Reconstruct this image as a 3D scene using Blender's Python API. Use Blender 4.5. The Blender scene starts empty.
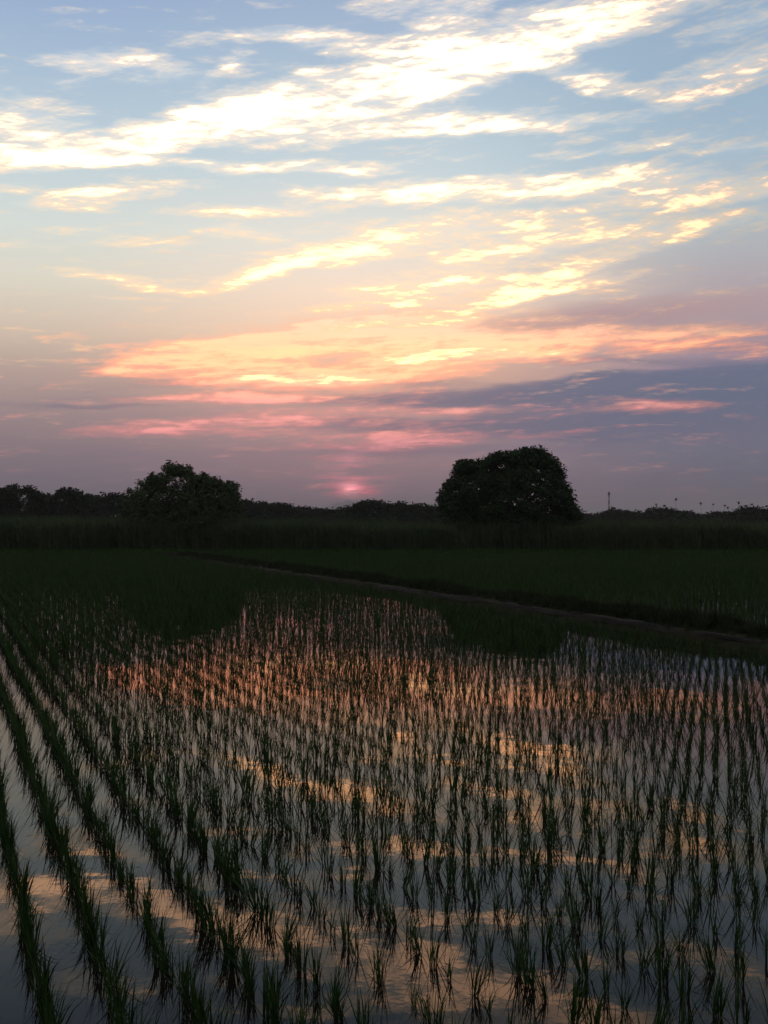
import bpy, math, random
import numpy as np

F = 1080.0          # focal length in pixels of the 768x1024 frame
H = 1.96            # eye height above the water
HOR = 521.0         # horizon row
SC = bpy.context.scene
COL = SC.collection
rad = math.radians

# ------------------------------------------------------------------ camera
cd = bpy.data.cameras.new('camera')
cam = bpy.data.objects.new('camera', cd)
COL.objects.link(cam)
cd.sensor_fit = 'VERTICAL'
cd.sensor_height = 36.0
cd.lens = 36.0 * F / 1024.0
cd.clip_start = 0.05
cd.clip_end = 30000
cam.location = (0, 0, H)
cam.rotation_euler = (rad(90) + math.atan((HOR - 512) / F), 0, 0)
SC.camera = cam
SC.render.resolution_x = 768
SC.render.resolution_y = 1024

# ------------------------------------------------------------------ render / view
SC.view_settings.view_transform = 'Standard'
SC.view_settings.look = 'None'
SC.view_settings.gamma = 1
SC.view_settings.exposure = 0
SC.view_settings.use_curve_mapping = False
SC.cycles.max_bounces = 6
SC.cycles.diffuse_bounces = 2
SC.cycles.glossy_bounces = 3
SC.cycles.transparent_max_bounces = 4
SC.cycles.volume_bounces = 0
SC.cycles.use_denoising = True

SUN_AZ = math.atan((350 - 384) / F)
SUN_EL = rad(1.6)


def s2l(c):
    out = []
    for v in c:
        v = v / 255.0
        out.append(v / 12.92 if v <= 0.04045 else ((v + 0.055) / 1.055) ** 2.4)
    return tuple(out)


# ------------------------------------------------------------------ sky
world = bpy.data.worlds.new('World')
SC.world = world
world.use_nodes = True
WT = world.node_tree
WT.nodes.clear()


class NG:
    """small helper for writing node maths"""
    def __init__(self, tree):
        self.t = tree

    def n(self, typ, **kw):
        nd = self.t.nodes.new(typ)
        for k, v in kw.items():
            setattr(nd, k, v)
        return nd

    def put(self, sock, v):
        if isinstance(v, bpy.types.NodeSocket):
            self.t.links.new(v, sock)
        else:
            sock.default_value = v

    def m(self, op, a, b=0.0, c=0.0, clamp=False):
        nd = self.n('ShaderNodeMath', operation=op, use_clamp=clamp)
        self.put(nd.inputs[0], a)
        self.put(nd.inputs[1], b)
        self.put(nd.inputs[2], c)
        return nd.outputs[0]

    def vm(self, op, a, b=(0, 0, 0), scale=None):
        nd = self.n('ShaderNodeVectorMath', operation=op)
        self.put(nd.inputs[0], a)
        if op != 'SCALE':
            self.put(nd.inputs[1], b)
        if scale is not None:
            self.put(nd.inputs['Scale'], scale)
        return nd.outputs[0]

    def ss(self, v, lo, hi):
        nd = self.n('ShaderNodeMapRange', interpolation_type='SMOOTHSTEP')
        self.put(nd.inputs[0], v)
        nd.inputs[1].default_value = lo
        nd.inputs[2].default_value = hi
        return nd.outputs[0]

    def noise(self, vec, scale, detail=4, rough=0.55, lac=2.0, dist=0.0):
        nd = self.n('ShaderNodeTexNoise')
        nd.inputs['Scale'].default_value = scale
        nd.inputs['Detail'].default_value = detail
        nd.inputs['Roughness'].default_value = rough
        nd.inputs['Lacunarity'].default_value = lac
        nd.inputs['Distortion'].default_value = dist
        if vec is not None:
            self.put(nd.inputs['Vector'], vec)
        return nd

    def mapping(self, vec, loc=(0, 0, 0), rot=(0, 0, 0), scale=(1, 1, 1), typ='POINT'):
        nd = self.n('ShaderNodeMapping', vector_type=typ)
        self.put(nd.inputs['Vector'], vec)
        if typ != 'VECTOR' and 'Location' in nd.inputs:
            nd.inputs['Location'].default_value = loc
        nd.inputs['Rotation'].default_value = rot
        nd.inputs['Scale'].default_value = scale
        return nd.outputs[0]

    def ramp(self, fac, stops, interp='LINEAR'):
        nd = self.n('ShaderNodeValToRGB')
        cr = nd.color_ramp
        cr.interpolation = interp
        while len(cr.elements) < len(stops):
            cr.elements.new(0.5)
        for e, (p, c) in zip(cr.elements, stops):
            e.position = p
        for e, (p, c) in zip(cr.elements, stops):
            e.color = (c[0], c[1], c[2], 1)
        self.put(nd.inputs[0], fac)
        return nd.outputs[0]

    def mix(self, fac, a, b):
        nd = self.n('ShaderNodeMix', data_type='RGBA')
        self.put(nd.inputs[0], fac)
        for i, v in ((6, a), (7, b)):
            if isinstance(v, tuple) and len(v) == 3:
                v = (*v, 1)
            self.put(nd.inputs[i], v)
        return nd.outputs[2]


def build_sky():
    g = NG(WT)
    tc = g.n('ShaderNodeTexCoord')
    sep = g.n('ShaderNodeSeparateXYZ')
    WT.links.new(tc.outputs['Generated'], sep.inputs[0])
    X, Y, Z = sep.outputs
    az = g.m('ARCTAN2', X, Y)
    el = g.m('ARCSINE', g.m('MAXIMUM', Z, -0.02))
    comb = g.n('ShaderNodeCombineXYZ')
    g.put(comb.inputs[0], az)
    g.put(comb.inputs[1], el)
    P = comb.outputs[0]
    # cloud-plane coordinates (a real layer seen in perspective)
    zz = g.m('ADD', g.m('MAXIMUM', Z, 0.0), 0.035)
    cp = g.n('ShaderNodeCombineXYZ')
    g.put(cp.inputs[0], g.m('DIVIDE', X, zz))
    g.put(cp.inputs[1], g.m('DIVIDE', Y, zz))
    C = cp.outputs[0]

    def ep(y):  # elevation (rad) of a picture row on the centre line
        return math.atan((HOR - y) / F)

    EM = 1.6
    def ramp_rows(rows, zen):
        st = [(0.0, s2l(rows[0][1]))] + [(ep(y) / EM, s2l(c)) for y, c in rows[1:]]
        st += [(0.45 , zen), (1.0, (zen[0] * .8, zen[1] * .8, zen[2] * .8))]
        return st
    t = g.m('DIVIDE', el, EM)
    ZEN = (0.085, 0.13, 0.20)
    L = g.ramp(t, ramp_rows([(521, (88, 85, 102)), (490, (103, 96, 112)), (455, (124, 111, 120)), (415, (150, 131, 133)),
                             (375, (178, 156, 147)), (335, (206, 189, 172)), (290, (216, 211, 196)), (235, (208, 216, 211)),
                             (170, (188, 205, 213)), (90, (166, 188, 208)), (10, (146, 170, 203))], ZEN))
    M = g.ramp(t, ramp_rows([(521, (108, 95, 112)), (490, (124, 104, 119)), (455, (135, 117, 127)), (415, (168, 139, 141)),
                             (375, (208, 168, 148)), (335, (232, 200, 174)), (290, (230, 213, 196)), (235, (216, 218, 211)),
                             (170, (190, 207, 214)), (90, (172, 193, 209)), (10, (156, 177, 203))], ZEN))
    R = g.ramp(t, ramp_rows([(521, (77, 81, 103)), (490, (84, 89, 110)), (455, (92, 100, 121)), (415, (108, 112, 131)),
                             (375, (132, 120, 142)), (335, (164, 144, 152)), (290, (170, 162, 168)), (235, (170, 182, 188)),
                             (170, (160, 182, 198)), (90, (148, 173, 195)), (10, (145, 169, 193))], ZEN))
    base = g.mix(g.ss(az, -0.32, -0.05), L, M)
    base = g.mix(g.ss(az, 0.02, 0.33), base, R)
    back = g.ramp(t, [(0, s2l((88, 92, 118))), (0.08, s2l((120, 118, 138))), (0.25, s2l((104, 116, 142))), (1, (0.08, 0.11, 0.16))])
    away = g.ss(g.m('ABSOLUTE', az), 0.5, 1.5)
    base = g.mix(away, base, back)

    # warp for the cloud shapes
    wn = g.noise(g.mapping(P, scale=(1.0, 2.6, 1)), 9, 3, 0.6)
    wv = g.vm('MULTIPLY', g.vm('SUBTRACT', wn.outputs['Color'], (0.5, 0.5, 0.5)), (0.075, 0.020, 0))
    PW = g.vm('ADD', P, wv)

    def blobs(lst):
        acc = None
        for (px, py, rx, ry, ang, amp) in lst:
            a0 = math.atan((px - 384) / F)
            e0 = math.atan((HOR - py) / F * math.cos(a0))
            v = g.mapping(PW, loc=(a0, e0, 0), rot=(0, 0, rad(ang)), scale=(rx / F * 1.45, ry / F * 1.45, 1), typ='TEXTURE')
            gr = g.n('ShaderNodeTexGradient', gradient_type='SPHERICAL')
            g.put(gr.inputs[0], v)
            o = gr.outputs['Fac']
            if acc is None:
                acc = g.m('MULTIPLY', o, amp)
            else:
                acc = g.m('MULTIPLY_ADD', o, amp, acc)
        return acc

    BR = [  # big diagonal band of cirrus
        (40, 158, 120, 11.4, 9, 1.3), (150, 138, 130, 14.4, 12, 1.25), (260, 108, 120, 18.2, 14, 1.3), (360, 92, 110, 21.3, 12, 1.2),
        (450, 70, 110, 22.8, 14, 1.0), (520, 42, 130, 21.3, 17, 1.15), (640, 14, 130, 12.9, 12, 1.2), (420, 122, 110, 9.9, 3, 1.0),
        (330, 135, 110, 9.1, 4, 0.9), (540, 122, 75, 6.8, 2, 1.0), (240, 165, 170, 6.1, 2, .8), (20, 115, 50, 22.8, -8, .55), (70, 135, 90, 16.7, 0, .5),
        (105, 62, 58, 10, 2, 1.15), (75, 82, 40, 5, 3, .5), (270, 32, 70, 7, 6, .6), (335, 42, 60, 10, -6, .85), (225, 66, 30, 8, 30, .55), (165, 78, 40, 7, 12, .5),
        (400, 5, 50, 10, 0, .6), (450, 18, 60, 14, 20, .8), (585, 76, 60, 10, -16, .8), (735, 66, 70, 13, 10, .95), (690, 100, 90, 7, 12, .5),
        (630, 146, 90, 5, 2, .5), (740, 145, 60, 5, 0, .5), (745, 20, 60, 14, 10, .5),
        (110, 196, 70, 8, 10, .9), (70, 206, 45, 6, 2, .6), (258, 211, 80, 6, 2, .85), (240, 233, 42, 6, -3, .8), (345, 170, 60, 5, 0, .8),
        (20, 190, 60, 5, 0, .4), (20, 243, 60, 4, 0, .35), (140, 243, 60, 5, 4, .45), (80, 232, 60, 4, 0, .35),
        (420, 192, 120, 10, 2, 1.1), (540, 186, 150, 11, 3, 1.1), (690, 186, 130, 13, -3, .85), (660, 200, 150, 7, 0, .5),
        (345, 250, 70, 12, 8, 1.3), (262, 272, 56, 8, 14, 1.25), (135, 282, 62, 6, -5, .8), (120, 297, 40, 3, 0, .5),
        (440, 228, 110, 12, 4, .75), (560, 232, 150, 16, 5, .7), (490, 262, 120, 14, 10, .7), (450, 287, 90, 8, 3, 1.2), (580, 268, 110, 10, 16, .9), (690, 225, 80, 8, 5, .5),
        (400, 303, 120, 5, 4, .9), (500, 300, 120, 6, 10, .8), (560, 290, 90, 8, 8, .4)]
    BRC = [(440, 357, 62, 8, 4, 1.2), (315, 376, 66, 6, 1, 1.2), (270, 377, 40, 4, 0, .8), (520, 354, 60, 6, 0, .8), (400, 326, 80, 4, 3, .75), (290, 340, 70, 5, 3, .55), (200, 350, 60, 6, 4, .5), (470, 318, 70, 4, 8, .6), (600, 338, 90, 4, 0, .4), (690, 330, 70, 3, 0, .4), (240, 388, 40, 3, 0, .45)]
    BR = BR + BRC
    BR2 = [(340, 402, 190, 34, 1, .30), (370, 436, 150, 26, 0, .26), (500, 300, 200, 22, 4, .3), (215, 352, 110, 17, 6, 1.0), (330, 338, 130, 12, 4, 1.0), (440, 357, 90, 16, 4, 1.1), (310, 376, 100, 11, 1, 1.1), (480, 335, 150, 16, 0, .9),
           (380, 322, 140, 10, 3, .65), (520, 352, 90, 8, -4, .7), (120, 362, 60, 6, 20, .6), (650, 328, 150, 6, 2, .35), (590, 345, 100, 5, 0, .3), (690, 352, 120, 5, -2, .3),
           (270, 362, 110, 20, 4, .5), (700, 340, 110, 8, -1, .42), (610, 335, 110, 8, 2, .4), (730, 330, 80, 6, 0, .45), (200, 395, 90, 6, 2, .4), (90, 330, 70, 5, 12, .25),
           (165, 428, 78, 8, 4, 1.0), (278, 419, 50, 5, -2, .9), (215, 398, 80, 5, 2, .6), (400, 440, 70, 7, 4, .9), (440, 410, 110, 4, 2, .45),
           (655, 406, 55, 7, -4, .85), (570, 412, 60, 4, 6, .4), (270, 398, 60, 5, 0, .5), (330, 448, 80, 4, 0, .3), (560, 432, 80, 4, 6, .3),
           (349, 489, 26, 9, 0, .9), (350, 470, 60, 3, 1, .5), (360, 478, 48, 3, 1, .45), (345, 458, 70, 3, -1, .3)]
    DK = [(600, 388, 230, 12, 2, 1.3), (720, 398, 190, 28, 2, 1.5), (660, 378, 150, 7, 2, .9), (430, 402, 120, 9, 1, .9), (540, 424, 230, 12, 0, 1.0), (400, 426, 90, 6, 0, .9),
          (395, 451, 110, 7, 1, .7), (640, 435, 190, 22, 0, .8), (60, 404, 110, 3, 0, .5), (170, 380, 90, 8, 0, .35), (100, 395, 90, 10, 0, .35),
          (640, 312, 150, 13, 2, .75), (540, 324, 120, 10, 0, .6), (500, 282, 60, 7, 4, .25), (700, 345, 100, 6, 0, .5), (700, 300, 130, 10, 2, .5), (620, 360, 150, 5, -3, .6),
          (400, 380, 60, 5, 0, .35), (140, 455, 160, 8, 0, .35), (440, 380, 60, 4, 4, .3),
          (480, 108, 60, 10, 0, .0)]
    D1 = blobs(BR)
    D2 = blobs(BR2)
    D3 = blobs(DK)

    # textures: rippled fibres in the layer + streaks along the horizon
    Ct = g.mapping(C, rot=(0, 0, rad(-28)), scale=(1.0, 1.0, 1))
    Cs = g.mapping(Ct, scale=(1.0, 2.2, 1))
    n1 = g.noise(Cs, 3.2, 8, 0.66, 2.1, 0.5).outputs['Fac']
    n2 = g.noise(g.mapping(Ct, scale=(1.0, 1.5, 1)), 14.0, 5, 0.62).outputs['Fac']
    n3 = g.noise(g.mapping(P, rot=(0, 0, rad(2)), scale=(1, 1 / 9.0, 1), typ='TEXTURE'), 13, 7, 0.62, 2.0, 0.3).outputs['Fac']
    n5 = g.noise(g.mapping(P, rot=(0, 0, rad(8)), scale=(1, 1 / 3.2, 1), typ='TEXTURE'), 70, 4, 0.6).outputs['Fac']
    tx = g.m('ADD', g.m('MULTIPLY', g.m('SUBTRACT', n1, .5), 1.5), g.m('MULTIPLY', g.m('SUBTRACT', n3, .5), 1.6))
    tx = g.m('ADD', tx, g.m('MULTIPLY', g.m('SUBTRACT', n2, .5), 0.5))
    tx = g.m('ADD', tx, g.m('MULTIPLY', g.m('SUBTRACT', n5, .5), 0.55))
    txs = g.m('ADD', g.m('MULTIPLY', g.m('SUBTRACT', n3, .5), 1.7), g.m('MULTIPLY', g.m('SUBTRACT', n5, .5), 0.55))
    # generic thin cloud everywhere else in the sky (outside the photographed part)
    # finer fibres running along the layer, so that the sheet breaks up into ripples
    n6 = g.noise(g.mapping(P, rot=(0, 0, rad(13)), scale=(1, 1 / 6.5, 1), typ='TEXTURE'), 13, 7, 0.66, 2.1, 0.5).outputs['Fac']
    tx = g.m('ADD', tx, g.m('MULTIPLY', g.m('SUBTRACT', n6, .5), 1.5))
    n7 = g.noise(g.mapping(P, rot=(0, 0, rad(3)), scale=(1, 1 / 6.0, 1), typ='TEXTURE'), 22, 5, 0.65, 2.0, 0.3).outputs['Fac']
    txs = g.m('ADD', txs, g.m('MULTIPLY', g.m('SUBTRACT', n7, .5), 1.0))
    side = g.m('MULTIPLY', g.ss(g.m('ABSOLUTE', az), 0.36, 0.6), 0.45)
    D1 = g.m('ADD', D1, side)
    def soft(D, k=1.0):
        return g.m('SUBTRACT', 1.0, g.m('EXPONENT', g.m('MULTIPLY', D, -k)))
    tu = g.m('MULTIPLY', tx, 1.0)
    m1 = g.ss(g.m('MULTIPLY_ADD', tu, 0.95, soft(D1, 1.3)), 0.06, 1.14)
    veil = g.m('MULTIPLY', g.ss(g.m('MULTIPLY_ADD', tx, 0.28, soft(D1, 1.0)), 0.02, 0.85), 0.58)
    m2 = g.ss(g.m('MULTIPLY_ADD', txs, 0.8, soft(D2, 1.3)), 0.10, 0.92)
    m3 = g.ss(g.m('MULTIPLY_ADD', txs, 0.35, soft(D3, 1.3)), 0.10, 0.85)
    # cloud colours: lit by the low sun, redder and redder towards the horizon
    c1 = g.ramp(g.m('DIVIDE', el, 0.5), [
        (0.0, (0.9, 0.3, 0.25)), (ep(400) / .5, (1.3, .62, .42)), (ep(376) / .5, (1.35, .88, .46)), (ep(352) / .5, (1.4, .90, .48)),
        (ep(320) / .5, (1.45, .84, .44)), (ep(285) / .5, (1.5, 1.02, .58)), (ep(225) / .5, (1.4, .98, .58)),
        (ep(170) / .5, (1.35, 1.08, .78)), (ep(60) / .5, (1.35, 1.1, .84)), (1.0, (1.3, 1.05, .8))])
    c1 = g.vm('MULTIPLY', c1, g.mix(g.ss(m1, 0.45, 1.05), (0.76, 0.76, 0.76), (2.6, 1.85, 1.5)))
    c2 = g.ramp(g.m('DIVIDE', el, 0.5), [
        (0.0, (0.50, 0.13, 0.18)), (ep(492) / .5, (1.05, .17, .25)), (ep(474) / .5, (0.62, .20, .26)), (ep(450) / .5, (0.60, .22, .27)),
        (ep(430) / .5, (1.0, .34, .32)), (ep(405) / .5, (0.95, .37, .33)), (ep(378) / .5, (1.95, .62, .33)), (ep(352) / .5, (2.0, .70, .34)),
        (ep(330) / .5, (1.2, .62, .40)), (ep(300) / .5, (1.0, .68, .48)), (1.0, (.9, .8, .7))])
    c2 = g.vm('SCALE', c2, scale=g.m('MULTIPLY_ADD', g.ss(m2, 0.5, 1.0), 0.35, 0.8))
    # strength falls off to the right and left of the sunward part
    fr = g.m('SUBTRACT', 1.0, g.m('MULTIPLY', g.ss(az, 0.07, 0.36), 0.32))
    fr = g.m('MULTIPLY', fr, g.m('SUBTRACT', 1.0, g.m('MULTIPLY', away, 0.75)))
    c1 = g.vm('SCALE', c1, scale=fr)
    c2 = g.vm('SCALE', c2, scale=fr)
    dk = g.ramp(g.m('DIVIDE', el, 0.5), [(0, s2l((92, 86, 110))), (ep(450) / .5, s2l((92, 97, 121))), (ep(400) / .5, s2l((84, 99, 126))),
                                          (ep(372) / .5, s2l((90, 103, 130))), (ep(345) / .5, s2l((158, 132, 140))), (ep(300) / .5, s2l((178, 152, 154))), (1, s2l((150, 165, 185)))])
    dkl = g.vm('MULTIPLY', dk, (1.35, 1.08, 1.02))
    dk = g.mix(g.ss(az, -0.15, 0.15), dkl, dk)
    out = g.mix(g.m('MULTIPLY', m3, .95), base, dk)
    out = g.mix(g.m('MULTIPLY', m2, .95), out, c2)
    pale = g.ramp(g.m('DIVIDE', el, 0.5), [(0, (.8, .4, .36)), (ep(350) / .5, (.92, .60, .46)), (ep(270) / .5, (.90, .80, .66)), (ep(150) / .5, (.82, .84, .84)), (1, (.78, .82, .86))])
    out = g.mix(veil, out, pale)
    out = g.mix(m1, out, c1)
    # soft red glow where the sun sinks into the haze
    def halo(py, rx, ry, colr, pw):
        v = g.mapping(P, loc=(SUN_AZ, math.atan((HOR - py) / F), 0), scale=(rx / F, ry / F, 1), typ='TEXTURE')
        q = g.n('ShaderNodeTexGradient', gradient_type='QUADRATIC_SPHERE')
        g.put(q.inputs[0], v)
        return g.vm('SCALE', colr, scale=g.m('MULTIPLY', g.m('POWER', q.outputs['Fac'], pw), g.ss(n3, 0.30, 0.62)))
    glow = g.vm('ADD', halo(486, 75, 34, (0.36, 0.08, 0.10), 1.3), halo(490, 19, 13, (1.7, 0.75, 0.70), 1.1))
    glow = g.vm('ADD', glow, halo(462, 40, 48, (0.26, 0.06, 0.07), 1.2))
    gv2 = g.mapping(P, loc=(SUN_AZ, math.atan((HOR - 300) / F), 0), scale=(330 / F, 260 / F, 1), typ='TEXTURE')
    ggr2 = g.n('ShaderNodeTexGradient', gradient_type='QUADRATIC_SPHERE')
    g.put(ggr2.inputs[0], gv2)
    glow2 = g.vm('SCALE', (0.12, 0.055, 0.02), scale=ggr2.outputs['Fac'])
    out = g.vm('ADD', g.vm('ADD', out, glow), glow2)
    lift = g.ramp(el, [(0.0, (.42, .42, .42)), (.05, (.34, .34, .34)), (.10, (.26, .26, .26)), (.2, (.18, .18, .18)), (.45, (.10, .10, .10)), (1, (.05, .05, .05))])
    out = g.vm('MULTIPLY', out, g.vm('ADD', lift, (1, 1, 1)))
    # physical sky adds its faint dusk light
    nis = g.n('ShaderNodeTexSky', sky_type='NISHITA')
    nis.sun_disc = False
    nis.sun_elevation = SUN_EL
    nis.sun_rotation = SUN_AZ
    nis.air_density = 1.5
    nis.dust_density = 3.0
    bg1 = g.n('ShaderNodeBackground')
    g.put(bg1.inputs[0], out)
    bg1.inputs[1].default_value = 1.0
    bg2 = g.n('ShaderNodeBackground')
    g.put(bg2.inputs[0], nis.outputs[0])
    bg2.inputs[1].default_value = 0.006
    add = g.n('ShaderNodeAddShader')
    WT.links.new(bg1.outputs[0], add.inputs[0])
    WT.links.new(bg2.outputs[0], add.inputs[1])
    wo = g.n('ShaderNodeOutputWorld')
    WT.links.new(add.outputs[0], wo.inputs[0])


build_sky()
world.cycles.sampling_method = 'MANUAL'
world.cycles.sample_map_resolution = 1024

# the veiled sun, a hand's breadth above the horizon
sl = bpy.data.lights.new('sun', 'SUN')
sl.energy = 0.35
sl.angle = rad(0.5)
sl.color = (1.0, 0.32, 0.22)
so = bpy.data.objects.new('sun', sl)
COL.objects.link(so)
so.rotation_euler = (rad(90) - SUN_EL, 0, math.pi - SUN_AZ)
# sun shines from +Y (azimuth SUN_AZ) towards the camera

# ------------------------------------------------------------------ helpers
RNG = np.random.default_rng(7)
random.seed(7)


def at(px, d):
    """ground x of picture column px at depth d"""
    return (px - 384) / F * d


def zat(py, d):
    """height above the water of picture row py at depth d"""
    return H + (HOR - py) / F * d


def make_mesh(name, V, Fc, mats, smooth=False, mi=None):
    """V (n,3), Fc (m,4) or (m,3) index array"""
    me = bpy.data.meshes.new(name)
    V = np.asarray(V, dtype=np.float32)
    Fc = np.asarray(Fc, dtype=np.int32)
    k = Fc.shape[1]
    me.vertices.add(len(V))
    me.vertices.foreach_set('co', V.ravel())
    me.loops.add(Fc.size)
    me.loops.foreach_set('vertex_index', Fc.ravel())
    me.polygons.add(len(Fc))
    me.polygons.foreach_set('loop_start', np.arange(0, Fc.size, k, dtype=np.int32))
    if mi is not None:
        me.polygons.foreach_set('material_index', np.asarray(mi, dtype=np.int32))
    if smooth:
        me.polygons.foreach_set('use_smooth', np.ones(len(Fc), dtype=bool))
    for m in (mats if isinstance(mats, (list, tuple)) else [mats]):
        me.materials.append(m)
    me.update(calc_edges=True)
    return me


def link(name, data, parent=None, loc=(0, 0, 0)):
    o = bpy.data.objects.new(name, data)
    COL.objects.link(o)
    o.location = loc
    if parent is not None:
        o.parent = parent
    return o


def tag(o, label=None, cat=None, group=None, kind=None):
    if label:
        o['label'] = label
    if cat:
        o['category'] = cat
    if group:
        o['group'] = group
    if kind:
        o['kind'] = kind
    return o


def sm(name, col_a, col_b, scale=3.0, rough=0.7, spec=0.2, bump=0.0, detail=5, rnd=0.0, sub=0.0, coord='Object'):
    """two-tone noisy principled material"""
    m = bpy.data.materials.new(name)
    m.use_nodes = True
    t = m.node_tree
    g = NG(t)
    bs = t.nodes['Principled BSDF']
    tc = g.n('ShaderNodeTexCoord')
    n = g.noise(tc.outputs[coord], scale, detail, 0.6)
    f = g.ss(n.outputs['Fac'], 0.32, 0.68)
    if rnd > 0:
        geo = g.n('ShaderNodeNewGeometry')
        f = g.m('ADD', g.m('MULTIPLY', f, 1 - rnd), g.m('MULTIPLY', geo.outputs['Random Per Island'], rnd))
    g.put(bs.inputs['Base Color'], g.mix(f, col_a, col_b))
    bs.inputs['Roughness'].default_value = rough
    bs.inputs['Specular IOR Level'].default_value = spec
    if bump:
        b = g.n('ShaderNodeBump')
        b.inputs['Strength'].default_value = bump
        g.put(b.inputs['Height'], n.outputs['Fac'])
        g.put(bs.inputs['Normal'], b.outputs[0])
    return m


def grid_sheet(name, x0, x1, y0, y1, nx, ny, zf, mat):
    xs = np.linspace(x0, x1, nx)
    ys = np.linspace(y0, y1, ny)
    X, Y = np.meshgrid(xs, ys)
    Z = zf(X, Y)
    V = np.stack([X.ravel(), Y.ravel(), Z.ravel()], 1)
    i = np.arange(nx * ny).reshape(ny, nx)
    Fc = np.stack([i[:-1, :-1].ravel(), i[:-1, 1:].ravel(), i[1:, 1:].ravel(), i[1:, :-1].ravel()], 1)
    me = make_mesh(name, V, Fc, mat, smooth=True)
    return link(name, me)


def vnoise(x, y, s, seed=0):
    """cheap smooth value noise on arrays"""
    r = np.random.default_rng(seed).random((64, 64))
    x = np.asarray(x) / s
    y = np.asarray(y) / s
    xi = np.floor(x).astype(int)
    yi = np.floor(y).astype(int)
    fx = x - xi
    fy = y - yi
    fx = fx * fx * (3 - 2 * fx)
    fy = fy * fy * (3 - 2 * fy)
    a = r[xi % 64, yi % 64]
    b = r[(xi + 1) % 64, yi % 64]
    c = r[xi % 64, (yi + 1) % 64]
    d = r[(xi + 1) % 64, (yi + 1) % 64]
    return (a * (1 - fx) + b * fx) * (1 - fy) + (c * (1 - fx) + d * fx) * fy


# ------------------------------------------------------------------ materials
M_rice = sm('rice_leaf', (0.012, 0.038, 0.006), (0.030, 0.070, 0.012), 9, 0.6, 0.12, rnd=0.6)
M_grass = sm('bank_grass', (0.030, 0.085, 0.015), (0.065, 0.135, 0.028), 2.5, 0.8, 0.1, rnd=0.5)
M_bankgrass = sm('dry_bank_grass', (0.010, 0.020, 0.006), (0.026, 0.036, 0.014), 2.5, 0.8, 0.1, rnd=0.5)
M_reed = sm('reed_leaf', (0.030, 0.066, 0.026), (0.082, 0.112, 0.050), 0.5, 0.8, 0.1, rnd=0.55)
M_plume = sm('reed_plume', (0.22, 0.12, 0.08), (0.30, 0.18, 0.12), 20, 0.9, 0.1)
M_leafA = sm('broad_leaf', (0.012, 0.032, 0.010), (0.030, 0.060, 0.018), 1.2, 0.6, 0.15, rnd=0.6)
M_leafB = sm('willow_leaf', (0.030, 0.055, 0.018), (0.062, 0.095, 0.034), 1.2, 0.6, 0.15, rnd=0.6)
M_leafC = sm('woodland_leaf', (0.010, 0.022, 0.010), (0.026, 0.044, 0.018), 0.5, 0.8, 0.1, rnd=0.5)
M_bark = sm('bark', (0.035, 0.028, 0.022), (0.08, 0.065, 0.05), 7, 0.9, 0.1, 0.4)
M_mud = sm('paddy_mud', (0.020, 0.015, 0.010), (0.040, 0.030, 0.022), 3, 0.9, 0.1, 0.3)
M_bank = sm('bank_earth', (0.012, 0.016, 0.007), (0.026, 0.028, 0.014), 4, 0.95, 0.05, 0.5)
M_path = sm('path_earth', (0.007, 0.007, 0.005), (0.018, 0.015, 0.012), 3, 0.85, 0.1, 0.4)
M_land = sm('land_grass', (0.016, 0.026, 0.010), (0.035, 0.042, 0.018), 0.2, 0.95, 0.05)
M_straw = sm('dry_straw', (0.06, 0.05, 0.03), (0.12, 0.10, 0.06), 30, 0.8, 0.1)
M_red = sm('mast_red_paint', (0.13, 0.05, 0.05), (0.16, 0.06, 0.05), 2, 0.6, 0.2)
M_white = sm('mast_white_paint', (0.25, 0.25, 0.26), (0.32, 0.32, 0.33), 2, 0.6, 0.2)

# still flood water: dark body, clear mirror with a faint swell
M_water = bpy.data.materials.new('paddy_water')
M_water.use_nodes = True
_g = NG(M_water.node_tree)
_b = M_water.node_tree.nodes['Principled BSDF']
_b.inputs['Base Color'].default_value = (0.010, 0.009, 0.007, 1)
_b.inputs['Roughness'].default_value = 0.02
_b.inputs['IOR'].default_value = 1.18
_b.inputs['Specular Tint'].default_value = (1.0, 0.86, 0.66, 1)
_tc = _g.n('ShaderNodeTexCoord')
_n1 = _g.noise(_g.mapping(_tc.outputs['Object'], scale=(1, 1, 1)), 5.0, 3, 0.5).outputs['Fac']
_n2 = _g.noise(_tc.outputs['Object'], 0.9, 2, 0.5).outputs['Fac']
_h = _g.m('ADD', _g.m('MULTIPLY', _n1, 0.0009), _g.m('MULTIPLY', _n2, 0.006))
_bp = _g.n('ShaderNodeBump')
_bp.inputs['Strength'].default_value = 0.55
_bp.inputs['Distance'].default_value = 1.0
_g.put(_bp.inputs['Height'], _h)
_g.put(_b.inputs['Normal'], _bp.outputs[0])

# ------------------------------------------------------------------ setting
UA = math.atan((384 + 60) / F)                  # planting rows run this far left of straight ahead
U = np.array([-math.sin(UA), math.cos(UA)])     # along the rows
W = np.array([math.cos(UA), math.sin(UA)])      # across the rows
# dike between the two paddies, parallel to the rows
DIKE_W = 11.45   # across-coordinate of the path
FAR = 61.0                                       # far bank of the paddies

mud = grid_sheet('ground', -6000, 6000, -400, 9000, 3, 3, lambda x, y: x * 0 - 0.12, M_mud)
tag(mud, kind='structure')


def land_z(x, y):
    t = np.clip((y - (FAR - 1.0)) / 2.2, 0, 1)
    z = -0.15 + 0.36 * t * t * (3 - 2 * t)
    return z + 0.06 * vnoise(x, y, 1.5, 3) * t


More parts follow.
